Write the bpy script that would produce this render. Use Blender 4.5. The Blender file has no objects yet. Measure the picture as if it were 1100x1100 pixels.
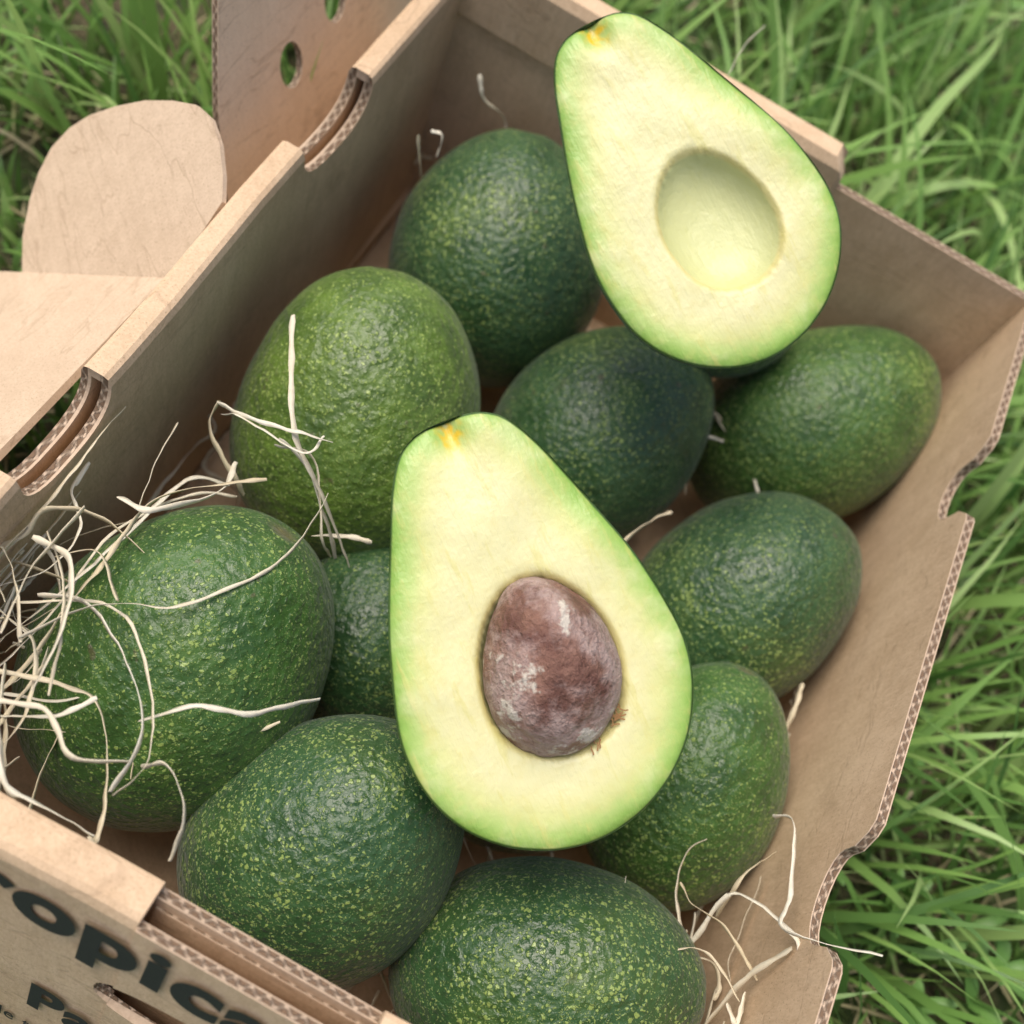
import bpy, bmesh, math, random
import numpy as np
from mathutils import Vector, Matrix, noise
random.seed(4); rng=np.random.default_rng(4)
sc=bpy.context.scene
# ---------------- camera
cam=bpy.data.cameras.new("camera"); camo=bpy.data.objects.new("camera",cam); sc.collection.objects.link(camo)
cam.sensor_width=36; cam.lens=40.9; cam.clip_start=.01; cam.clip_end=500
CR=Matrix.Rotation(math.radians(31.2),3,'X')@Matrix.Rotation(math.radians(31.5),3,'Z')
camo.matrix_world=Matrix.Translation((0,0,.526))@CR.to_4x4()
sc.camera=camo
cam.dof.use_dof=True; cam.dof.focus_distance=.40; cam.dof.aperture_fstop=7.5

# ---------------- material helpers
def newmat(n):
    m=bpy.data.materials.new(n); m.use_nodes=True; nt=m.node_tree; nt.nodes.clear()
    out=nt.nodes.new('ShaderNodeOutputMaterial'); b=nt.nodes.new('ShaderNodeBsdfPrincipled')
    nt.links.new(b.outputs[0],out.inputs[0]); return m,nt,b,out
class G:
    def __init__(s,nt): s.nt=nt
    def n(s,t,**k):
        x=s.nt.nodes.new(t)
        for a,v in k.items(): setattr(x,a,v)
        return x
    def l(s,a,b): s.nt.links.new(a,b)
    def setin(s,node,i,v):
        if isinstance(v,bpy.types.NodeSocket): s.l(v,node.inputs[i])
        else: node.inputs[i].default_value=v
    def math(s,op,a,b=0.0,c=0.0,clamp=False):
        x=s.n('ShaderNodeMath',operation=op); x.use_clamp=clamp
        s.setin(x,0,a); s.setin(x,1,b); s.setin(x,2,c); return x.outputs[0]
    def noise(s,vec,scale,detail=4,rough=.5):
        x=s.n('ShaderNodeTexNoise'); s.setin(x,'Vector',vec); x.inputs['Scale'].default_value=scale
        x.inputs['Detail'].default_value=detail; x.inputs['Roughness'].default_value=rough; return x
    def vor(s,vec,scale,feature='F1',rnd=1):
        x=s.n('ShaderNodeTexVoronoi',feature=feature); s.setin(x,'Vector',vec); x.inputs['Scale'].default_value=scale
        x.inputs['Randomness'].default_value=rnd; return x
    def mr(s,v,a,b,c=0.,d=1.,smooth=True):
        x=s.n('ShaderNodeMapRange')
        if smooth: x.interpolation_type='SMOOTHSTEP'
        s.setin(x,0,v); s.setin(x,1,a); s.setin(x,2,b); s.setin(x,3,c); s.setin(x,4,d); return x.outputs[0]
    def mix(s,f,a,b,bt='MIX'):
        x=s.n('ShaderNodeMix',data_type='RGBA',blend_type=bt)
        s.setin(x,0,f)
        for i,v in ((6,a),(7,b)):
            if isinstance(v,(tuple,list)): x.inputs[i].default_value=(*v[:3],1)
            else: s.l(v,x.inputs[i])
        return x.outputs[2]
    def ramp(s,f,st):
        x=s.n('ShaderNodeValToRGB'); s.l(f,x.inputs[0]); e=x.color_ramp.elements
        while len(e)<len(st): e.new(.5)
        for q,(p,c) in zip(e,st): q.position=p; q.color=(*c,1)
        return x.outputs[0]
    def bump(s,h,st,dist,nrm=None):
        x=s.n('ShaderNodeBump'); s.l(h,x.inputs['Height']); x.inputs['Strength'].default_value=st; x.inputs['Distance'].default_value=dist
        if nrm: s.l(nrm,x.inputs['Normal'])
        return x.outputs[0]
    def obj(s): return s.n('ShaderNodeTexCoord').outputs['Object']

def cardboard(name,c1,c2):
    m,nt,b,o=newmat(name); g=G(nt); v=g.obj()
    mp=g.n('ShaderNodeMapping'); g.l(v,mp.inputs[0]); mp.inputs['Scale'].default_value=(1,1,.35)
    n1=g.noise(mp.outputs[0],900,3,.7); n2=g.noise(v,14,3,.6); n3=g.noise(mp.outputs[0],120,4,.65)
    sx=g.n('ShaderNodeSeparateXYZ'); g.l(v,sx.inputs[0])
    st=g.math('SINE',g.math('MULTIPLY',g.math('ADD',sx.outputs[0],sx.outputs[1]),2*math.pi/.0052))
    f=g.math('ADD',g.math('MULTIPLY',n1.outputs[0],.40),g.math('MULTIPLY',n3.outputs[0],.30))
    f=g.math('ADD',f,g.math('MULTIPLY',n2.outputs[0],.4)); f=g.math('ADD',f,g.math('MULTIPLY',st,.008))
    c=g.mix(g.mr(f,.38,.72),c1,c2)
    sp=g.noise(v,1500,1,.5); c=g.mix(g.mr(sp.outputs[0],.62,.74,0,.45),c,(.22,.13,.07))
    sm=g.noise(v,30,5,.7); c=g.mix(g.mr(sm.outputs[0],.56,.75,0,.30),c,(.25,.16,.09))
    # faint crease / scuff lines
    mp2=g.n('ShaderNodeMapping'); g.l(v,mp2.inputs[0]); mp2.inputs['Scale'].default_value=(.25,.25,1.3); mp2.inputs['Rotation'].default_value=(.3,.5,.2)
    cr_=g.noise(mp2.outputs[0],45,3,.6); crm=g.mr(g.math('ABSOLUTE',g.math('SUBTRACT',cr_.outputs[0],.5)),.0,.012,.28,0)
    c=g.mix(crm,c,(.32,.21,.13))
    g.l(c,b.inputs['Base Color']); b.inputs['Roughness'].default_value=.78; b.inputs['Specular IOR Level'].default_value=.25
    h=g.math('ADD',g.math('MULTIPLY',st,.12),n3.outputs[0]); h=g.math('ADD',h,g.math('MULTIPLY',n1.outputs[0],.4)); h=g.math('ADD',h,g.math('MULTIPLY',n2.outputs[0],6)); h=g.math('ADD',h,g.math('MULTIPLY',crm,-1.5))
    g.l(g.bump(h,.3,.0006),b.inputs['Normal']); return m
M_card=cardboard("kraft_cardboard",(.55,.385,.24),(.73,.535,.355))
M_lid=cardboard("kraft_cardboard_pale",(.55,.41,.285),(.68,.52,.375))
M_lid_lit=cardboard("kraft_cardboard_painted_lit",(.74,.56,.39),(.86,.67,.48))  # same board, light painted into its colour: the sun misses the standing panel
m,nt,b,o=newmat("corrugated_edge"); g=G(nt)
uv=g.n('ShaderNodeUVMap'); uv.uv_map="UVMap"; sx=g.n('ShaderNodeSeparateXYZ'); g.l(uv.outputs[0],sx.inputs[0])
u_=sx.outputs[0]; v_=g.math('FLOORED_MODULO',sx.outputs[1],2.0)
jn=g.noise(uv.outputs[0],60,2)
cen=g.math('MULTIPLY_ADD',g.math('SINE',g.math('MULTIPLY',g.math('ADD',u_,g.math('MULTIPLY',jn.outputs[0],.007)),2*math.pi/.0056)),.28,.5)
fl=g.mr(g.math('ABSOLUTE',g.math('SUBTRACT',v_,cen)),.12,.22,1,0)
ln=g.mr(g.math('ABSOLUTE',g.math('SUBTRACT',v_,.5)),.33,.40,0,1)
mk=g.math('MAXIMUM',fl,ln); n=g.noise(g.obj(),700,4,.7)
dk=g.mix(jn.outputs[0],(.12,.07,.04),(.28,.18,.11))
c=g.mix(mk,dk,g.mix(n.outputs[0],(.42,.29,.19),(.78,.6,.44)))
g.l(c,b.inputs['Base Color']); b.inputs['Roughness'].default_value=.9; g.l(g.bump(mk,.8,.001),b.inputs['Normal']); M_edge=m
m,nt,b,o=newmat("printed_ink"); g=G(nt); n=g.noise(g.obj(),900,4,.7)
g.l(g.mix(n.outputs[0],(.010,.014,.014),(.035,.04,.036)),b.inputs['Base Color']); b.inputs['Roughness'].default_value=.75; M_ink=m

# avocado skin
m,nt,b,o=newmat("avocado_skin"); g=G(nt)
oi=g.n('ShaderNodeObjectInfo'); tc=g.obj()
off=g.n('ShaderNodeVectorMath',operation='ADD'); g.l(tc,off.inputs[0])
cx=g.n('ShaderNodeCombineXYZ')
for i in range(3): g.l(g.math('MULTIPLY',oi.outputs['Random'],3.7+i*5.1),cx.inputs[i])
g.l(cx.outputs[0],off.inputs[1]); v=off.outputs[0]
dn=g.noise(v,560,2); dv=g.n('ShaderNodeVectorMath',operation='MULTIPLY_ADD'); g.l(dn.outputs[1],dv.inputs[0]); dv.inputs[1].default_value=(.0028,)*3; g.l(v,dv.inputs[2]); vd=dv.outputs[0]
big=g.noise(v,22,3); med=g.noise(v,70,4,.6)
va=g.vor(vd,540); vb=g.vor(vd,950)
thr=g.mr(big.outputs[0],.3,.7,.22,.40)
keep=g.n('ShaderNodeSeparateColor'); g.l(va.outputs['Color'],keep.inputs[0])
thr2=g.math('MULTIPLY',thr,g.mr(keep.outputs[0],.05,.9,.45,1.15))
s1=g.mr(g.math('SUBTRACT',thr2,va.outputs['Distance']),-.06,.09)
s2=g.mr(g.math('SUBTRACT',.29,vb.outputs['Distance']),-.04,.10); s2=g.math('MULTIPLY',s2,g.mr(med.outputs[0],.38,.6,.15,.8))
sp=g.math('MAXIMUM',s1,s2)
base=g.mix(g.mr(med.outputs[0],.3,.7),g.mix(.55,oi.outputs['Color'],(.010,.036,.010)),oi.outputs['Color'])
base=g.mix(g.mr(big.outputs[0],.5,.75,0,.4),base,(.10,.165,.016))
spc=g.mix(.60,oi.outputs['Color'],(.45,.57,.14))
col=g.mix(g.math('MULTIPLY',sp,.80),base,spc)
sc_=g.noise(v,38,5,.7); col=g.mix(g.mr(sc_.outputs[0],.64,.78,0,.38),col,(.17,.15,.08))
sc2=g.noise(v,95,3,.5); col=g.mix(g.mr(sc2.outputs[0],.70,.75,0,.6),col,(.10,.075,.04))
at=g.n('ShaderNodeAttribute'); at.attribute_name='scar'; col=g.mix(at.outputs['Fac'],col,(.12,.11,.04))
g.l(col,b.inputs['Base Color'])
g.l(g.mr(med.outputs[0],.3,.7,.29,.46),b.inputs['Roughness']); b.inputs['Specular IOR Level'].default_value=.55
b.inputs['Sheen Weight'].default_value=.12
ps=g.vor(vd,330,'SMOOTH_F1'); h=g.math('ADD',g.math('MULTIPLY',ps.outputs['Distance'],-1.2),g.math('MULTIPLY',sp,.25)); h=g.math('ADD',h,g.math('MULTIPLY',med.outputs[0],.35))
g.l(g.bump(h,.78,.0012),b.inputs['Normal']); M_skin=m

# flesh
m,nt,b,o=newmat("avocado_flesh"); g=G(nt); v=g.obj()
at=g.n('ShaderNodeAttribute'); at.attribute_name='edge'
ap=g.n('ShaderNodeAttribute'); ap.attribute_name='pitd'
ast=g.n('ShaderNodeAttribute'); ast.attribute_name='stem'
mp=g.n('ShaderNodeMapping'); g.l(v,mp.inputs[0]); mp.inputs['Scale'].default_value=(1,.18,1)
n1=g.noise(v,38,4,.6); n2=g.noise(v,180,4,.6); n3=g.noise(mp.outputs[0],170,4,.65); n4=g.noise(v,700,3,.6)
d=g.math('ADD',at.outputs['Fac'],g.math('MULTIPLY',g.math('SUBTRACT',n1.outputs[0],.5),.009))
d=g.math('ADD',d,g.math('MULTIPLY',g.math('SUBTRACT',n3.outputs[0],.5),.003))
d0=at.outputs['Fac']
c=g.ramp(g.math('MULTIPLY',d,50),[(0.,(.21,.38,.06)),(.10,(.29,.47,.095)),(.30,(.43,.56,.17)),(.52,(.60,.625,.255)),(.8,(.685,.665,.335)),(1.,(.71,.68,.37))])
c=g.mix(g.mr(n2.outputs[0],.45,.75,0,.24),c,(.66,.57,.20))
c=g.mix(g.mr(n3.outputs[0],.54,.66,0,.42),c,(.60,.56,.17))
c=g.mix(g.mr(n1.outputs[0],.5,.7,0,.35),c,(.75,.73,.44))
c=g.mix(g.mr(ap.outputs['Fac'],1.0,.96,0,.75),c,(.54,.57,.27))
ring=g.math('MULTIPLY',g.mr(ap.outputs['Fac'],.95,1.0),g.mr(ap.outputs['Fac'],1.10,1.02))
c=g.mix(g.math('MULTIPLY',ring,.5),c,(.57,.48,.14))
c=g.mix(g.mr(ast.outputs['Fac'],0,1,0,.92),c,(.72,.48,.02))
c=g.mix(g.mr(d0,.0011,.0004),c,(.05,.10,.02))
g.l(c,b.inputs['Base Color']); b.inputs['Roughness'].default_value=.36; b.inputs['Subsurface Weight'].default_value=.10
b.inputs['Subsurface Radius'].default_value=(.006,.005,.002); b.inputs['Subsurface Scale'].default_value=.6
hh=g.math('ADD',n1.outputs[0],g.math('MULTIPLY',n3.outputs[0],.6)); hh=g.math('ADD',hh,g.math('MULTIPLY',n4.outputs[0],.12))
g.l(g.bump(hh,.5,.0023),b.inputs['Normal']); M_flesh=m
# pit
m,nt,b,o=newmat("avocado_seed"); g=G(nt); v=g.obj()
mp=g.n('ShaderNodeMapping'); g.l(v,mp.inputs[0]); mp.inputs['Scale'].default_value=(1,.45,1)
n1=g.noise(v,55,5,.65); n2=g.noise(v,420,4,.7); n3=g.noise(v,30,6,.65); n4=g.noise(mp.outputs[0],150,5,.7)
c=g.mix(g.mr(n1.outputs[0],.35,.65),(.13,.05,.035),(.29,.15,.105))
c=g.mix(g.mr(n4.outputs[0],.5,.68,0,.5),c,(.09,.035,.022))
film=g.math('MULTIPLY',g.mr(n3.outputs[0],.40,.53),g.mr(n2.outputs[0],.3,.6,.5,1))
c=g.mix(g.math('MULTIPLY',film,.68),c,(.55,.42,.38)); c=g.mix(g.mr(n1.outputs[0],.57,.62,0,.8),c,(.70,.65,.55))
g.l(c,b.inputs['Base Color']); b.inputs['Roughness'].default_value=.55
g.l(g.bump(g.math('ADD',g.math('ADD',n2.outputs[0],g.math('MULTIPLY',n4.outputs[0],-1.2)),g.math('MULTIPLY',n1.outputs[0],1.6)),1.0,.0019),b.inputs['Normal']); M_pit=m
m,nt,b,o=newmat("seed_fibre"); b.inputs['Base Color'].default_value=(.33,.17,.06,1); b.inputs['Roughness'].default_value=.7; M_fib=m
# straw
m,nt,b,o=newmat("wood_wool_fibre"); g=G(nt); at=g.n('ShaderNodeAttribute'); at.attribute_name='rnd'
n=g.noise(g.obj(),300,3); c=g.mix(at.outputs['Fac'],(.72,.61,.40),(.90,.85,.71)); c=g.mix(g.mr(n.outputs[0],.4,.7,0,.25),c,(.62,.50,.30))
g.l(c,b.inputs['Base Color']); b.inputs['Roughness'].default_value=.6
tr=g.n('ShaderNodeBsdfTranslucent'); g.l(c,tr.inputs[0]); mx=g.n('ShaderNodeMixShader'); mx.inputs[0].default_value=.2
g.l(b.outputs[0],mx.inputs[1]); g.l(tr.outputs[0],mx.inputs[2]); g.l(mx.outputs[0],o.inputs[0]); M_straw=m
# grass
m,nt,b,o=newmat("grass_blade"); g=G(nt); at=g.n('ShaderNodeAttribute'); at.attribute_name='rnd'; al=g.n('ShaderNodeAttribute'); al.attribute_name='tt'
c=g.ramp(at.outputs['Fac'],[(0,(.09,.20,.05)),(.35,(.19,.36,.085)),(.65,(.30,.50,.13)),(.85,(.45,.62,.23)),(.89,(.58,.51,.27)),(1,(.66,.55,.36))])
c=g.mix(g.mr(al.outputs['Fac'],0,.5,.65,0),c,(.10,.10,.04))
g.l(c,b.inputs['Base Color']); b.inputs['Roughness'].default_value=.40
tr=g.n('ShaderNodeBsdfTranslucent'); g.l(c,tr.inputs[0]); mx=g.n('ShaderNodeMixShader'); mx.inputs[0].default_value=.32
g.l(b.outputs[0],mx.inputs[1]); g.l(tr.outputs[0],mx.inputs[2]); g.l(mx.outputs[0],o.inputs[0]); M_grass=m
m,nt,b,o=newmat("weed_leaf"); g=G(nt); n=g.noise(g.obj(),60,3)
g.l(g.mix(n.outputs[0],(.08,.20,.04),(.22,.40,.10)),b.inputs['Base Color']); b.inputs['Roughness'].default_value=.45; M_weed=m
m,nt,b,o=newmat("soil_and_thatch"); g=G(nt); v=g.obj(); n1=g.noise(v,9,5,.6); n2=g.noise(v,140,5,.7)
c=g.mix(g.mr(n2.outputs[0],.35,.65),(.035,.03,.016),(.17,.135,.075)); c=g.mix(g.mr(n1.outputs[0],.4,.6,0,.8),c,(.05,.10,.025))
g.l(c,b.inputs['Base Color']); b.inputs['Roughness'].default_value=.95; g.l(g.bump(n2.outputs[0],.8,.01),b.inputs['Normal']); M_soil=m

def mkobj(name,verts,faces,mats,fm=None,smooth=True,parent=None,uvs=None):
    me=bpy.data.meshes.new(name); me.from_pydata([tuple(v) for v in verts],[],faces)
    for mt in mats: me.materials.append(mt)
    if fm is not None: me.polygons.foreach_set('material_index',fm)
    me.polygons.foreach_set('use_smooth',[smooth]*len(me.polygons))
    if uvs is not None:
        ul=me.uv_layers.new(name="UVMap"); ul.data.foreach_set('uv',[c for p in uvs for c in p])
    me.update(); ob=bpy.data.objects.new(name,me); sc.collection.objects.link(ob)
    if parent: ob.parent=parent
    return ob
def fixn(ob):
    bm=bmesh.new(); bm.from_mesh(ob.data); bmesh.ops.recalc_face_normals(bm,faces=bm.faces); bm.to_mesh(ob.data); bm.free()

# ---------------- box
box=bpy.data.objects.new("cardboard_box",None); sc.collection.objects.link(box)
box.location=(.0128,.0527,0); box.rotation_euler=(0,0,math.radians(1.48)); BL=.406; H=.17
BM=Matrix.Translation(box.location)@Matrix.Rotation(math.radians(1.48),4,'Z'); BI=BM.inverted()
def panel(name,outline,th,M,mat=M_card,parent=box,edgemat=M_edge):
    n=len(outline); vs=[M@Vector((x,y,0)) for x,y in outline]+[M@Vector((x,y,-th)) for x,y in outline]
    faces=[list(range(n)),list(range(2*n-1,n-1,-1))]; uv=[(x,y) for x,y in outline]+[(outline[i-n][0],outline[i-n][1]) for i in range(2*n-1,n-1,-1)]
    fm=[0,0]; s=0
    for i in range(n):
        j=(i+1)%n; L=math.dist(outline[i],outline[j]); faces.append([i,i+n,j+n,j]); fm.append(1); uv+=[(s,0),(s,1),(s+L,1),(s+L,0)]; s+=L
    ob=mkobj(name,vs,faces,[mat,edgemat],fm,False,parent,uv); fixn(ob); return ob
def uwall(name,prof,ymap,seg):
    n=len(prof); vs=[]; faces=[]
    for k in range(seg+1):
        for a,z in prof: vs.append(ymap(k/seg,a,z))
    for k in range(seg):
        for i in range(n):
            j=(i+1)%n; faces.append([k*n+i,k*n+j,(k+1)*n+j,(k+1)*n+i])
    faces.append(list(range(n-1,-1,-1))); faces.append([seg*n+i for i in range(n)])
    ob=mkobj(name,vs,faces,[M_card,M_edge],[0]*len(faces),False,box,[(0,0)]*(seg*n*4+2*n)); fixn(ob)
    return ob
def cutter(cpos,axis,ra,rb,length,v0,th=.003,M=None,ex=2.6,n=40):
    vs=[];faces=[];uv=[]
    for e in (-1,1):
        for i in range(n):
            t=2*math.pi*i/n; ca,sa=math.cos(t),math.sin(t)
            h=ra*math.copysign(abs(ca)**(2/ex),ca); z=rb*math.copysign(abs(sa)**(2/ex),sa)
            vs.append((cpos[0]+e*length/2,cpos[1]+h,cpos[2]+z) if axis=='X' else (cpos[0]+h,cpos[1]+e*length/2,cpos[2]+z) if axis=='Y' else (cpos[0]+h,cpos[1]+z,cpos[2]+e*length/2))
    per=2*math.pi*math.sqrt((ra*ra+rb*rb)/2); k='XYZ'.index(axis)
    for i in range(n):
        j=(i+1)%n; faces.append([i,j,n+j,n+i])
        va=(vs[i][k]-v0)/th; vb=(vs[n+i][k]-v0)/th
        uv+=[(per*i/n,va),(per*(i+1)/n,va),(per*(i+1)/n,vb),(per*i/n,vb)]
    faces.append(list(range(n-1,-1,-1))); faces.append(list(range(n,2*n))); uv+=[(0,0)]*(2*n)
    if M is not None: vs=[M@Vector(v) for v in vs]
    ob=mkobj("cutter",vs,faces,[M_edge],None,False,box,uv); fixn(ob); return ob
def boolean(ob,cuts):
    for c in cuts:
        md=ob.modifiers.new("b",'BOOLEAN'); md.object=c; md.operation='DIFFERENCE'; md.solver='EXACT'; md.material_mode='TRANSFER'
    dg=bpy.context.evaluated_depsgraph_get(); me=bpy.data.meshes.new_from_object(ob.evaluated_get(dg))
    ob.modifiers.clear(); ob.data=me
    for c in cuts: bpy.data.objects.remove(c)
def uprof(outer,inner,th,H,bz=0.0):
    o,i=outer,inner; s=1 if i>o else -1
    return [(o,bz),(o,H-.004),(o+s*.0012,H-.001),(o+s*.003,H),(i-s*.003,H),(i-s*.0012,H-.001),(i,H-.004),(i,bz),(i-s*th,bz),(i-s*th,H-.0045),(o+s*th,H-.0045),(o+s*th,bz)]
lean=lambda z:-.044*(1-z/H)
wl=uwall("wall_left",uprof(-.162,-.150,.004,H),lambda s,a,z:(a+.0009*math.sin(s*7)+.0006*math.sin(s*17+1),(-.010+lean(z))*(1-s)+(BL+.003)*s,z+.0008*math.sin(s*9)),14)
boolean(wl,[cutter((-.156,.104,H-.002),'X',.024,.019,.03,-.154,.004),cutter((-.156,.287,H-.002),'X',.027,.019,.03,-.154,.004)])
def arc(cx,cy,rx,ry,a0,a1,n=10): return [(cx+rx*math.cos(math.radians(a0+(a1-a0)*i/n)),cy+ry*math.sin(math.radians(a0+(a1-a0)*i/n))) for i in range(n+1)]
def notch(y1,y2,dep):
    return [(y2,H),(y2-.004,H-.003),(y2-.008,H-.010)]+arc((y1+y2)/2+.001,H-dep+.010,(y2-y1)/2-.009,.010,0,-180,10)+[(y1+.008,H-.008),(y1+.003,H-.0015),(y1,H)]
out=[(-.05,0),(BL,0),(BL,H)]+notch(.270,.317,.028)+notch(.076,.130,.027)+[(-.006,H)]
Mr=Matrix(((0,0,1,.153),(1,0,0,0),(0,1,0,0),(0,0,0,1)))@Matrix.Translation((0,0,.004))
wr=panel("wall_right",out,.004,Mr)
Mf=Matrix(((1,0,0,0),(0,0,1,BL+.004),(0,1,0,0),(0,0,0,1)))
wf=panel("wall_far",[(-.16,0),(.157,0),(.157,H-.001),(-.16,H-.001)],.004,Mf)
uwall("wall_far_rim_fold",[(BL-.003,H-.022),(BL-.0035,H+.010),(BL-.001,H+.0145),(BL+.009,H+.0145),(BL+.012,H+.010),(BL+.012,H-.02),(BL+.0055,H-.02),(BL+.0055,H+.004),(BL-.0006,H+.004),(BL-.0006,H-.022)],
      lambda s,a,z:(-.159+(.207)*s-(.008*max(0,(s-.9)*10)*(max(0,(z-H)/.014))**2),a,z),10)
GX0,GX1=-.042,.031
prof=uprof(-.015,0,.004,H)
def fm_(x0,x1): return lambda s,a,z:(x0+(x1-x0)*s,a+lean(z)+.0006*math.sin(s*8),z+.0006*math.sin(s*11+x0*40))
w1=uwall("wall_front_left",prof,fm_(-.160,GX0),8); w2=uwall("wall_front_right",prof,fm_(GX1,.157),8)
for nm,yo,zt in (("wall_front_inner",0,H-.006),("wall_front_outer",-.0112,H-.004)):
    A=(Vector((0,lean(zt)+yo,zt))); B=Vector((0,lean(0)+yo,0)); d=(A-B); L=d.length; d.normalize()
    nrm=Vector((1,0,0)).cross(d)
    M=Matrix(((1,d.x,nrm.x,0),(0,d.y,nrm.y,B.y),(0,d.z,nrm.z,0),(0,0,0,1)))
    e=.0001
    p=panel(nm,[(GX0+e,0),(GX1-e,0),(GX1-e,L),(GX0+e,L)],-.0035 if nrm.y<0 else .0035,M)
    if nm=="wall_front_outer": wfo=p
for w in (w1,w2,wfo): boolean(w,[cutter((.0,-.0285,.112),'Y',.048,.0125,.016,-.030,.0035)])
panel("floor",[(-.15,-.04),(.153,-.04),(.153,BL),(-.15,BL)],.004,Matrix.Translation((0,0,.0045)))
panel("tuck_flap",[(GX0+.001,0),(GX1-.001,0),(GX1-.001,.1),(GX0+.001,.1)],.002,Matrix(((1,0,0,0),(0,.255,-1,-.0325),(0,1,0,.06),(0,0,0,1))))
def ptext(s,x,zc,sx,sy,off=.03):
    cu=bpy.data.curves.new("t",'FONT'); cu.body=s; cu.size=1; cu.offset=off; cu.resolution_u=6; cu.space_character=1.08
    to=bpy.data.objects.new("t",cu); sc.collection.objects.link(to); dg=bpy.context.evaluated_depsgraph_get()
    me=bpy.data.meshes.new_from_object(to.evaluated_get(dg)); bpy.data.objects.remove(to)
    me.materials.clear(); me.materials.append(M_ink)
    for v in me.vertices:
        X=x+v.co.x*sx; Z=zc+v.co.y*sy; v.co=(X,-.0162+lean(Z),Z)
    ob=bpy.data.objects.new("printed_lettering",me); sc.collection.objects.link(ob); ob.parent=box
ptext("Tropical",-.120,.140,.038,.037,.038)
ptext("Packing",-.068,.072,.026,.028,.036)
ptext("fruta tropical de temporada",-.135,.048,.009,.012,.01)
# lid folded open beyond the left wall
P0=Vector((-.1620,.2427,.1371)); P1=Vector((-.2488,.2427,.0681)); e=(P1-P0).normalized()
nrm=Vector((-e.z,0,e.x)); nrm= nrm if nrm.z>0 else -nrm
yv=Vector((0,1,0))
def frame(o,a,b):
    n=a.cross(b); M=Matrix(((a.x,b.x,n.x,o.x),(a.y,b.y,n.y,o.y),(a.z,b.z,n.z,o.z),(0,0,0,1))); return BI@M
panel("lid_panel",[(.0,-.30),(.17,-.30),(.17,0),(.0,0)],.003,frame(P0,e,yv),M_lid,edgemat=M_lid)
gd=(yv*.8+nrm*.6).normalized()
oA=[(-.002,0),(.092,0),(.0965,.018),(.096,.034),(.093,.046),(.087,.057),(.077,.065),(.065,.070),(.049,.073),(.031,.0745),(.014,.0735),(0,.071),(-.010,.065),(-.017,.055),(-.022,.042),(-.024,.032)]
panel("lid_side_flap",oA,.0022,frame(P0,e,gd),M_lid,edgemat=M_lid)
PB=Vector((-.1780,.3092,.1009)); up=Vector((-.35,0,1)).normalized()
FB=frame(PB,yv,up)
lb=panel("lid_standing_panel",[(0.004,-.09),(0,0),(.003,.023),(.010,.051),(.018,.072),(.026,.092),(.045,.14),(.30,.14),(.30,-.09)],-.003,FB,M_lid_lit,edgemat=M_lid_lit)
boolean(lb,[cutter((.063,.042,0),'Z',.0085,.0105,.02,0,.003,FB,2.0),cutter((.103,.052,0),'Z',.0085,.0105,.02,0,.003,FB,2.0)])
# ---------------- avocados
def avocado(c,axis,a,b,tint,taper=.10,seed=0):
    nu,nv=72,56; vs=[];faces=[];scar=[]
    def pt(th,ph):
        r=math.sin(th)*b*(1-taper*math.cos(th)); z=a*math.cos(th)
        if th<.16: z-=.0018*(1-(th/.16)**2)
        d=Vector((r*math.cos(ph),r*math.sin(ph),z))
        q=noise.noise(d*16+Vector((seed*3.1,seed,7)))*.0026+noise.noise(d*55+Vector((seed,5,seed*2)))*.0005
        return d+d.normalized()*q
    vs.append(pt(0,0)); scar.append(1)
    for i in range(1,nv):
        th=math.pi*i/nv
        for j in range(nu): vs.append(pt(th,2*math.pi*j/nu)); scar.append(max(0,min(1,1.5-th/.10)))
    vs.append(pt(math.pi,0)); scar.append(.0)
    for j in range(nu): faces.append([0,1+j,1+(j+1)%nu])
    for i in range(nv-2):
        for j in range(nu):
            A=1+i*nu; faces.append([A+j,A+nu+j,A+nu+(j+1)%nu,A+(j+1)%nu])
    A=1+(nv-2)*nu
    for j in range(nu): faces.append([len(vs)-1,A+(j+1)%nu,A+j])
    ob=mkobj("avocado",vs,faces,[M_skin]); at=ob.data.attributes.new('scar','FLOAT','POINT'); at.data.foreach_set('value',scar)
    ob.rotation_mode='QUATERNION'; ob.rotation_quaternion=Vector(axis).to_track_quat('Z','Y'); ob.location=c; ob.color=(*tint,1)
    return ob
DK=(.030,.088,.024); MD=(.050,.128,.018); LT=(.105,.185,.018)
AV=[((-.0711,.3873,.085),(-.288,.639,.713),.0633,.0536,DK),((-.0774,.2608,.095),(-.318,.662,.678),.0660,.0524,LT),
((.0162,.3376,.075),(.338,.747,.573),.0600,.0475,DK),((.1071,.4073,.080),(.506,.679,.532),.0673,.0488,MD),
((.1123,.2975,.078),(.367,.740,.564),.0580,.0455,DK),((-.0757,.1291,.095),(.138,.725,.675),.0670,.0522,MD),
((-.0239,.1939,.060),(-.345,.803,.486),.0439,.0379,DK),((.007,.101,.090),(.265,.689,.675),.0562,.0460,DK),
((.123,.204,.075),(-.086,.797,.598),.0550,.0398,MD),((.101,.103,.085),(.873,.356,.332),.0587,.0421,DK),
((.060,.183,.050),(.967,.219,.132),.0442,.0381,DK),((-.009,.276,.050),(.967,.219,.132),.0484,.0418,DK),
((.032,.402,.122),(.967,.219,.132),.040,.034,DK)]
for i,(c,ax_,a,b_,tint) in enumerate(AV): avocado(c,ax_,a,b_,tint,seed=i)
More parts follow.
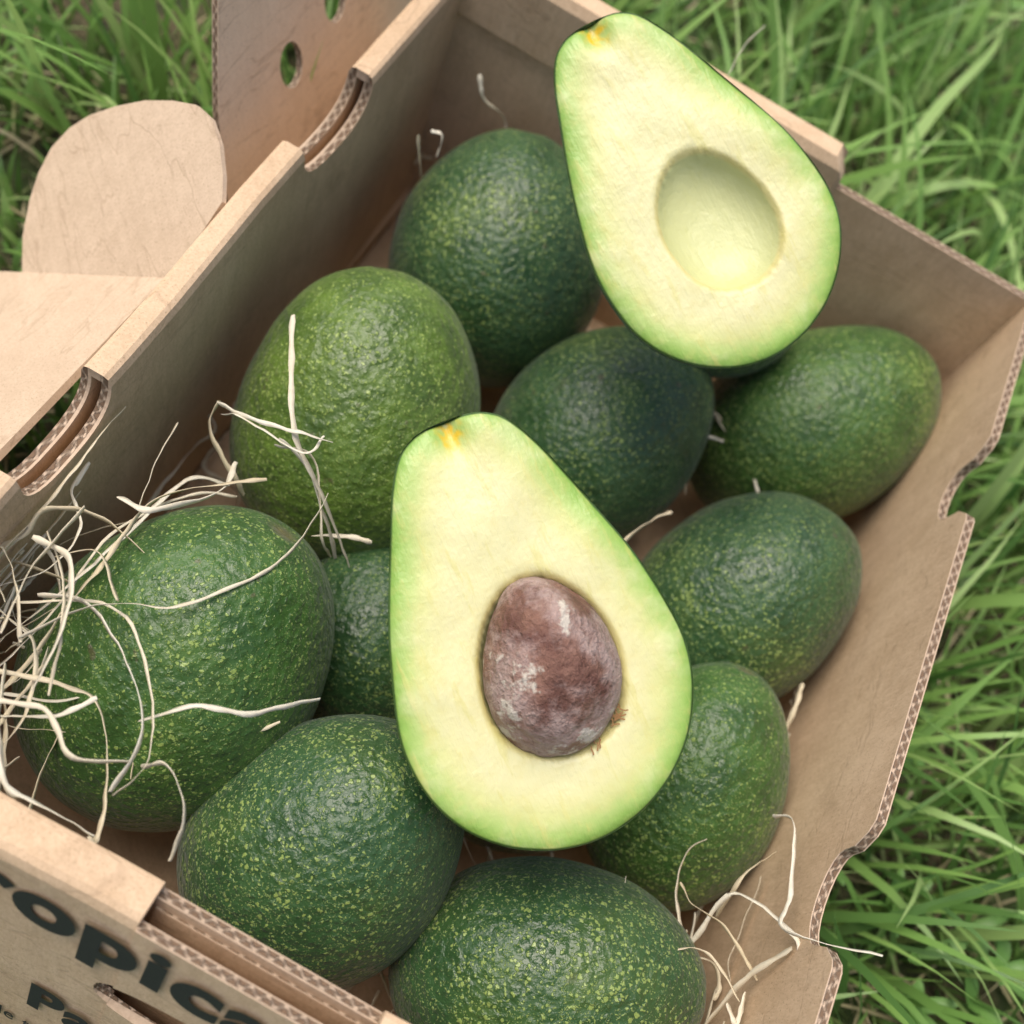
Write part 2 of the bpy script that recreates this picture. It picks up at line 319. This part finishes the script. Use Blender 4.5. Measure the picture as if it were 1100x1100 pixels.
# ---------------- halves
CP=[(0,0),(.003,.050),(.015,.092),(.045,.132),(.11,.172),(.21,.215),(.33,.262),(.45,.304),(.57,.333),(.67,.341),(.77,.323),(.86,.275),(.93,.205),(.975,.125),(.995,.055),(1,0)]
def cr(P,n):
    out=[];Q=[None]+P+[None]
    Q[0]=(P[1][0],-P[1][1]); Q[-1]=(P[-2][0],-P[-2][1])
    for i in range(1,len(Q)-2):
        for k in range(n):
            t=k/n; p=[]
            for d in (0,1):
                a,b,c,e_=Q[i-1][d],Q[i][d],Q[i+1][d],Q[i+2][d]
                p.append(.5*((2*b)+(-a+c)*t+(2*a-5*b+4*c-e_)*t*t+(-a+3*b-3*c+e_)*t**3))
            out.append(tuple(p))
    out.append(P[-1]); return out
def half(T,B,N,wf,pit,tint,seed):
    T=Vector(T);B=Vector(B);N=Vector(N).normalized(); L=(B-T).length; ay=(B-T)/L; N=(N-ay*N.dot(ay)).normalized(); ax=ay.cross(N).normalized()
    prof=[(s,max(0,w)*wf) for s,w in cr(CP,7)]
    K=len(prof); m=84; ol=[]
    for b in (1,-1):
        for i in range(K-1):
            for k in range(6):
                t=k/6; ol.append(((prof[i][1]*(1-t)+prof[i+1][1]*t)*b,prof[i][0]*(1-t)+prof[i+1][0]*t))
    ol=np.array(ol)
    vs=[];faces=[];fm=[];ed=[];pd=[];stm=[]
    if pit: pc=(.026,.60); pa,pb=.162,.202; dep=.118
    else: pc=(.026,.612); pa,pb=.148,.190; dep=.078
    bend=(lambda x,s:x+.014*math.cos(math.pi*s)) if pit else (lambda x,s:x-.016*math.cos(math.pi*s)+.012*math.sin(math.pi*s))
    wv=lambda s,x:1+.014*noise.noise(Vector((s*5,(1 if x>0 else -1)*3,seed)))
    for s,w in prof:
        for j in range(m+1):
            q=-math.cos(math.pi*j/m)*.35+(-1+2*j/m)*.65
            x=w*q; d=float(np.min(np.hypot(ol[:,0]-x,ol[:,1]-s)))*L
            th=math.atan2(s-pc[1],x-pc[0])
            wob=1+.045*noise.noise(Vector((math.cos(th)*1.2,math.sin(th)*1.2,seed*5+2)))
            r=math.hypot((x-pc[0])/(pa*(1+.14*(s-pc[1])/pb)),(s-pc[1])/pb)*wob
            z=0
            if r<1.0: z=-dep*max(0,1-r**3.0)**.55
            z+=.008*noise.noise(Vector((x*6,s*6,seed*3)))*(1 if r>1 else .5)
            z-=.014*math.exp(-d/.0022)
            sd=math.hypot(x/.03,(s-.03)/.05); z-=.03*math.exp(-sd*sd)
            if r>1 and pit: z-=.008*math.exp(-(r-1)/.05)
            x*=wv(s,x)
            vs.append((-bend(x,s)*L,s*L,z*L)); ed.append(d); pd.append(r); stm.append(max(0,math.exp(-(math.hypot(x/.030,(s-.033)/.038))**2)*(0.75+1.5*noise.noise(Vector((x*80,s*60,seed))))))
    for i in range(K-1):
        for j in range(m): faces.append([i*(m+1)+j,(i+1)*(m+1)+j,(i+1)*(m+1)+j+1,i*(m+1)+j+1]); fm.append(0)
    o0=len(vs); n=40
    for s,w in prof:
        for j in range(n+1):
            ph=math.pi*j/n; cz=-math.sin(ph)*w*.98; x=math.cos(ph)*w; x*=wv(s,x)
            nn=noise.noise(Vector((x*6,s*6,cz*6+seed)))*.01
            k=1+nn*math.sin(ph)/max(w,.05)*.5
            vs.append((-bend(x*k,s)*L,s*L,(cz*k-.013)*L)); ed.append(0);pd.append(9);stm.append(0)
    for i in range(K-1):
        for j in range(n): faces.append([o0+i*(n+1)+j,o0+(i+1)*(n+1)+j,o0+(i+1)*(n+1)+j+1,o0+i*(n+1)+j+1]); fm.append(1)
    M=Matrix(((ax.x,ay.x,N.x,T.x),(ax.y,ay.y,N.y,T.y),(ax.z,ay.z,N.z,T.z),(0,0,0,1)))
    ob=mkobj("avocado_half",vs,faces,[M_flesh,M_skin],fm)
    for nm,arr in (('edge',ed),('pitd',pd),('stem',stm),('scar',[0]*len(vs))):
        at=ob.data.attributes.new(nm,'FLOAT','POINT'); at.data.foreach_set('value',arr)
    bm=bmesh.new(); bm.from_mesh(ob.data); bmesh.ops.remove_doubles(bm,verts=bm.verts,dist=1e-6); bmesh.ops.recalc_face_normals(bm,faces=bm.faces); bm.to_mesh(ob.data); bm.free()
    ob.matrix_world=M; ob.color=(*tint,1)
    if pit:
        nu,nv=80,60; pv=[];pf=[]
        for i in range(nv+1):
            th=math.pi*i/nv
            for j in range(nu):
                ph=2*math.pi*j/nu
                d=Vector((math.sin(th)*math.cos(ph),math.cos(th),math.sin(th)*math.sin(ph))); y=d.y
                pw=1-.08*max(0,-y)**3
                p=Vector((d.x*pa*.965*(1+.12*y)*pw-.016*y,y*pb*.965*(1+.04*max(0,-y)**8),d.z*.145*(1-.05*y)))
                p*=1+.05*noise.noise(d*1.6+Vector((3,seed,1)))+.022*noise.noise(d*5)
                pv.append((-(p.x+bend(pc[0],pc[1]))*L,(p.y+pc[1])*L,(p.z-.010)*L))
        for i in range(nv):
            for j in range(nu): pf.append([i*nu+j,i*nu+(j+1)%nu,(i+1)*nu+(j+1)%nu,(i+1)*nu+j])
        po=mkobj("seed",pv,pf,[M_pit],parent=ob); fixn(po)
        fv=[];ff=[]
        for k in range(18):
            a=math.radians(random.uniform(45,85)); p=Vector((-(pc[0]+bend(0,pc[1])+pa*1.0*math.cos(a)),pc[1]+pb*1.0*math.sin(a),.006))
            dr=Vector((random.uniform(-1,1),random.uniform(-1,1),.1)).normalized(); o_=len(fv)
            for q in range(4):
                sdv=Vector((-dr.y,dr.x,0))*.0018; fv+= [(p-sdv)*L,(p+sdv)*L]; p=p+dr*.007; dr=(dr+Vector((random.uniform(-.6,.6),random.uniform(-.6,.6),0))).normalized()
            for q in range(3): ff.append([o_+2*q,o_+2*q+1,o_+2*q+3,o_+2*q+2])
        mkobj("seed_coat_fibres",fv,ff,[M_fib],parent=ob)
    return ob
half((-.036,.210,.204),(.082,.133,.164),(.05,-.40,.92),1.0,True,MD,0)
half((-.071,.379,.240),(.053,.315,.201),(.0,-.52,.85),.955,False,MD,1)
# ---------------- wood wool
SV=[];SF=[];SR=[]
def ribbon(pts,w=.0017):
    P=[Vector(p) for p in pts]; Q=[P[0]*2-P[1]]+P+[P[-1]*2-P[-2]]; c=[]
    for i in range(1,len(Q)-2):
        for k in range(8):
            t=k/8; a,b,d,e_=Q[i-1],Q[i],Q[i+1],Q[i+2]
            c.append(.5*((2*b)+(d-a)*t+(2*a-5*b+4*d-e_)*t*t+(3*b-a-3*d+e_)*t**3))
    c.append(P[-1]); r=random.random(); tw=random.uniform(0,6.28); tr=random.uniform(-.16,.16); o=len(SV); sh=random.uniform(0,50)
    for i,p in enumerate(c):
        tg=(c[min(i+1,len(c)-1)]-c[max(i-1,0)]).normalized(); a=tg.cross(Vector((.3,.2,1))).normalized(); b=tg.cross(a)
        th=tw+tr*i; sd=(a*math.cos(th)+b*math.sin(th)); nb=tg.cross(sd)*w*.08; ww=w*(.35 if i in(0,len(c)-1) else .5*(1+.2*math.sin(i*1.3)))
        p=p+noise.noise_vector(p*150+Vector((sh,0,0)))*.0006
        SV.extend([p-sd*ww-nb,p+sd*ww-nb,p+sd*ww+nb,p-sd*ww+nb]); SR.extend([r]*4)
    for i in range(len(c)-1):
        for k in range(4): SF.append([o+i*4+k,o+i*4+(k+1)%4,o+(i+1)*4+(k+1)%4,o+(i+1)*4+k])
RB="""-108,242,165 -94,218,168 -79,198,165 -62,192,150 -42,187,120;-113,202,150 -96,196,163 -79,199,168 -67,204,166;-113,203,150 -112,196,140 -97,190,130 -91,190,120;-85,197,160 -72,196,155 -57,189,140 -48,187,120;-66,90,150 -52,99,165 -37,107,162 -22,125,155;-59,185,130 -49,192,130 -39,196,130;-126,95,120 -115,113,140 -110,146,140 -109,178,130 -98,190,120;-120,110,140 -102,113,150 -76,99,160 -61,84,160 -60,67,150;-57,78,150 -49,80,160 -37,72,160 -33,59,150;-107,73,130 -88,78,150 -80,88,155;-124,124,140 -111,130,150 -93,116,160;-115,88,160 -119,107,165 -123,139,155;-113,155,140 -118,173,145 -122,191,140;46,262,120 52,278,120 58,288,120;33,372,120 46,375,120 57,394,110;-119,421,150 -113,420,140 -106,438,120 -99,436,110;-20,466,185 -21,484,190 -18,497,195;-122,368,150 -115,367,130;146,191,120 151,188,130 155,159,140 154,143,150 179,145,170;142,139,100 143,156,120 160,147,140 167,139,140;158,115,100 158,131,120 162,142,140;147,152,100 144,164,120 156,183,110;152,243,80 149,255,90 148,267,90;-112,372,140 -114,375,150 -119,374,150;-107,70,155 -90,76,158 -74,68,160 -60,76,158;-118,150,150 -104,152,154 -92,172,150 -96,190,140;-128,120,158 -112,118,162 -100,98,165 -96,78,160"""
for rb in RB.split(";"):
    pts=[[float(c)/1000 for c in p.split(",")] for p in rb.split()]
    ribbon(pts,random.uniform(.0015,.0021))
    if random.random()<.4 and len(pts)>3: ribbon([(p[0]+random.uniform(-.006,.006),p[1]+random.uniform(-.006,.006),p[2]-.002) for p in pts],.0010)
def cluster(cx,cy,cz,R,n,L,zr,up=.3):
    for _ in range(n):
        a=random.uniform(0,6.28); p=Vector((cx+random.gauss(0,R*.5),cy+random.gauss(0,R*.6),cz+random.uniform(-zr,zr))); pts=[]
        ca=random.uniform(-.55,.55)
        for k in range(random.randint(4,7)):
            pts.append(p.copy()); p+=Vector((math.cos(a),math.sin(a),random.uniform(-.5,.5)*up+ (cz-p.z)*6*up))*L*random.uniform(.6,1.3); a+=ca+random.uniform(-.5,.5)
            q=BI@p
            q.x=max(-.147,min(.150,q.x)); q.y=max(.003,min(.402,q.y)); p=BM@q
        ribbon(pts,random.uniform(.0010,.0018))
cluster(-.120,.085,.138,.028,26,.020,.018)
cluster(-.128,.10,.11,.030,26,.018,.03)
cluster(.152,.125,.105,.018,14,.012,.02)
cluster(.150,.26,.06,.05,12,.018,.02)
cluster(.055,.075,.045,.02,8,.014,.01)
cluster(.0,.24,.035,.16,80,.02,.02)
cluster(.08,.4,.05,.05,14,.02,.02)
cluster(.058,.368,.085,.010,5,.010,.006)
ww=mkobj("wood_wool",SV,SF,[M_straw]); at=ww.data.attributes.new('rnd','FLOAT','POINT'); at.data.foreach_set('value',SR)
# ---------------- ground + grass
gv=[];gf=[];N=80
def gc(i): t=(i/N*2-1); return math.copysign(abs(t)**3*60+abs(t)*1.5,t)
for i in range(N+1):
    for j in range(N+1):
        x,y=gc(i),gc(j)+.3; r=max(0,math.hypot(x,y-.25)-.35); gv.append((x,y,-.004+.02*min(1,r)*noise.noise(Vector((x*2,y*2,0)))))
for i in range(N):
    for j in range(N): a=i*(N+1)+j; gf.append([a,a+N+1,a+N+2,a+1])
mkobj("ground",gv,gf,[M_soil])
def grass(n,xr,yr,lr,wr_,flat=0.0,rr=(0,.85),seg=6,hole=False):
    x=rng.uniform(*xr,n);y=rng.uniform(*yr,n)
    keep=np.array([noise.noise(Vector((a*9,b*9,3)))>-.18+rng.uniform(-.25,.15) for a,b in zip(x,y)])
    if hole: keep&=~((x>-.6)&(x<.66)&(y>-.13)&(y<1.2))
    c,s=math.cos(math.radians(-1.48)),math.sin(math.radians(-1.48))
    lx=(x-.0128)*c-(y-.0527)*s; lyy=(x-.0128)*s+(y-.0527)*c
    inb=(lx>-.168)&(lx<.164)&(lyy>-.058)&(lyy<.425); keep&=~inb
    x,y,lx,lyy=[q[keep] for q in (x,y,lx,lyy)]; n=len(x)
    cl=np.array([noise.noise(Vector((a*5,b*5,9))) for a,b in zip(x,y)])
    az=rng.uniform(0,2*np.pi,n)*.7+cl*6
    Ln=rng.uniform(*lr,n)*rng.uniform(.6,1,n); wd=rng.uniform(*wr_,n)
    dx=np.maximum(np.maximum(-.165-lx,lx-.16),0);dy=np.maximum(np.maximum(-.055-lyy,lyy-.42),0); db=np.hypot(dx,dy)
    out=np.arctan2(lyy-.19,lx); near=db<Ln*.8; az=np.where(near,out+rng.uniform(-1.3,1.3,n),az)
    lid=(lx<-.16)&(lx>-.36)&(lyy<.30)&(lyy>-.3); Ln=np.where(lid,np.minimum(Ln,.03),Ln)
    lean0=rng.uniform(.05,.5,n)+flat; curv=rng.uniform(.2,1.4,n)
    t=np.linspace(0,1,seg+1)
    ang=lean0[:,None]+curv[:,None]*t[None,:]; ang=np.minimum(ang,2.3)
    st=Ln[:,None]/seg
    hx=np.concatenate([np.zeros((n,1)),np.cumsum(np.sin(ang[:,:-1])*st,1)],1); hz=np.concatenate([np.zeros((n,1)),np.cumsum(np.cos(ang[:,:-1])*st,1)],1)
    side=rng.uniform(-.25,.25,n)[:,None]*t[None,:]**2*Ln[:,None]
    ca,sa=np.cos(az)[:,None],np.sin(az)[:,None]
    X=x[:,None]+hx*ca-side*sa; Y=y[:,None]+hx*sa+side*ca; Z=np.maximum(hz,.002)-.004
    w=wd[:,None]*np.array([.55+.45*min(1,q*4) if q<.4 else max(.02,1-((q-.4)/.6)**1.8) for q in t])[None,:]*.5
    tw=(rng.uniform(-.6,.6,n))[:,None]+rng.uniform(-.8,.8,n)[:,None]*t
    sxx=-sa*np.cos(tw);syy=ca*np.cos(tw);szz=np.sin(tw)
    V=np.empty((n,seg+1,2,3))
    for k,sg in ((0,-1),(1,1)):
        V[:,:,k,0]=X+sg*w*sxx;V[:,:,k,1]=Y+sg*w*syy;V[:,:,k,2]=Z+sg*w*szz
    V=V.reshape(-1,3); b0=(np.arange(n)*(seg+1)*2)[:,None]+(np.arange(seg)*2)[None,:]
    Fc=np.stack([b0,b0+1,b0+3,b0+2],-1).reshape(-1,4)
    R=np.repeat(rng.uniform(*rr,n),(seg+1)*2); T=np.tile(np.repeat(t,2),n)
    return V,Fc,R,T
def blades(lst):
    Vv=[];Ff=[];Rr=[];Tt=[]
    for pts,wd,rn in lst:
        P=[Vector(p) for p in pts]; Q=[P[0]*2-P[1]]+P+[P[-1]*2-P[-2]]; c=[]
        for i in range(1,len(Q)-2):
            for k in range(6):
                t=k/6; a,b,d,e_=Q[i-1],Q[i],Q[i+1],Q[i+2]; c.append(.5*((2*b)+(d-a)*t+(2*a-5*b+4*d-e_)*t*t+(3*b-a-3*d+e_)*t**3))
        c.append(P[-1]); o=len(Vv); n=len(c)
        for i,p in enumerate(c):
            t=i/(n-1); tg=(c[min(i+1,n-1)]-c[max(i-1,0)]).normalized(); sd=tg.cross(Vector((.1,-.3,1))).normalized(); w_=wd*.5*max(.02,(.6+.4*min(1,t*4))*(1-max(0,t-.35)/.65)**.8)
            Vv+= [tuple(p-sd*w_),tuple(p+sd*w_)]; Rr+=[rn]*2; Tt+=[.3+.7*t]*2
        for i in range(n-1): Ff.append([o+2*i,o+2*i+1,o+2*i+3,o+2*i+2])
    return np.array(Vv),np.array(Ff),np.array(Rr),np.array(Tt)
X_,Y_=(-.62,.68),(-.15,1.25)
parts=[grass(15000,X_,Y_,(.06,.17),(.0020,.0050),seg=5),
 grass(9000,X_,Y_,(.03,.10),(.0012,.0028),.9,(.80,1.),4),
 grass(9000,X_,Y_,(.02,.06),(.0020,.0042),.3,(0,.6),4),
 grass(1600,X_,Y_,(.17,.29),(.0035,.0075),0,(.4,.85),9),
 grass(9000,(-2.2,2.2),(-1.6,3.2),(.10,.2),(.007,.013),0,(0,.95),4,True),
 blades([([(.075,.53,.0),(.085,.585,.06),(.092,.66,.095),(.108,.74,.10),(.112,.80,.085)],.009,.80),
  ([(.07,.60,.0),(.10,.612,.065),(.135,.632,.09),(.18,.66,.08)],.007,.70),([(.12,.70,.0),(.13,.67,.06),(.155,.63,.085),(.19,.585,.075),(.21,.56,.055)],.0075,.84),
  ([(.24,.50,0),(.225,.47,.10),(.19,.44,.17),(.155,.415,.195)],.005,.75),([(.25,.46,0),(.235,.44,.10),(.20,.41,.17),(.175,.37,.185)],.0045,.6),([(.27,.16,0),(.26,.13,.04),(.24,.11,.06),(.215,.10,.06)],.004,.95)])]
o=0;Vs=[];Fs=[];Rs=[];Ts=[]
for V,Fc,R,T in parts: Vs.append(V);Fs.append(Fc+o);Rs.append(R);Ts.append(T);o+=len(V)
V=np.concatenate(Vs);Fc=np.concatenate(Fs);R=np.concatenate(Rs);T=np.concatenate(Ts)
me=bpy.data.meshes.new("grass"); me.vertices.add(len(V)); me.vertices.foreach_set('co',V.ravel()); me.loops.add(Fc.size); me.loops.foreach_set('vertex_index',Fc.ravel().astype(np.int32))
me.polygons.add(len(Fc)); me.polygons.foreach_set('loop_start',np.arange(0,Fc.size,4,dtype=np.int32)); me.polygons.foreach_set('loop_total',np.full(len(Fc),4,dtype=np.int32)); me.polygons.foreach_set('use_smooth',np.ones(len(Fc),dtype=bool))
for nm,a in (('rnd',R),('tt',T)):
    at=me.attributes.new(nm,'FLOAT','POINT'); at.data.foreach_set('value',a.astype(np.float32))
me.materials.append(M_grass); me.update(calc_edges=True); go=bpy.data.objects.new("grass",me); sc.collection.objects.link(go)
# low broad-leaf weeds in the lawn
LV=[];LF=[]
def leaf(base,dr,up_,ln,wd):
    sd=dr.cross(up_).normalized(); o=len(LV)
    for i in range(7):
        t=i/6; w_=wd*math.sin(math.pi*min(1,t*.93+.05))**.7; c=base+dr*ln*t+up_*(.25*ln*math.sin(t*2.2))
        for k in (-1,0,1): LV.append(c+sd*w_*k*.5+up_*abs(k)*w_*.16)
    for i in range(6):
        for k in range(2): LF.append([o+i*3+k,o+i*3+k+1,o+i*3+k+4,o+i*3+k+3])
for _ in range(60):
    if _<40: x,y=random.uniform(.19,.42),random.uniform(.0,.36)
    else: x,y=random.uniform(-.5,.6),random.uniform(.48,.95)
    if x<.2 and y<.5: continue
    hgt=random.uniform(.012,.035); c=Vector((x,y,hgt)); a0=random.uniform(0,6.28); nl=random.choice((2,3,4,5))
    o=len(LV); LV+= [c+Vector((0,0,-hgt-.004)),c+Vector((.0012,0,-hgt-.004)),c+Vector((.0012,0,0)),c]; LF.append([o,o+1,o+2,o+3])
    for k in range(nl):
        a=a0+k*6.28/nl+random.uniform(-.4,.4); d=Vector((math.cos(a),math.sin(a),random.uniform(.0,.5))).normalized()
        leaf(c,d,(Vector((0,0,1))-d*d.z).normalized(),random.uniform(.010,.024),random.uniform(.005,.009))
mkobj("clover_weeds",LV,LF,[M_weed])
# ---------------- light
w=bpy.data.worlds.new("World"); sc.world=w; w.use_nodes=True; nt=w.node_tree; bg=nt.nodes['Background']; sk=nt.nodes.new('ShaderNodeTexSky'); sk.sky_type='NISHITA'; sk.sun_disc=False
EL=math.radians(69); AZ=math.radians(-80)
sk.dust_density=5; sk.ozone_density=.5; sk.air_density=1
sk.sun_elevation=EL; sk.sun_rotation=AZ; nt.links.new(sk.outputs[0],bg.inputs[0]); bg.inputs[1].default_value=.15
sd=Vector((math.sin(AZ)*math.cos(EL),math.cos(AZ)*math.cos(EL),math.sin(EL)))
L=bpy.data.lights.new("sun",'SUN'); L.energy=2.5; L.angle=math.radians(45); L.color=(1,.95,.86); lo=bpy.data.objects.new("sun",L); sc.collection.objects.link(lo)
lo.rotation_mode='QUATERNION'; lo.rotation_quaternion=sd.to_track_quat('Z','Y')
sc.view_settings.view_transform='Standard'; sc.view_settings.look='None'; sc.view_settings.exposure=0
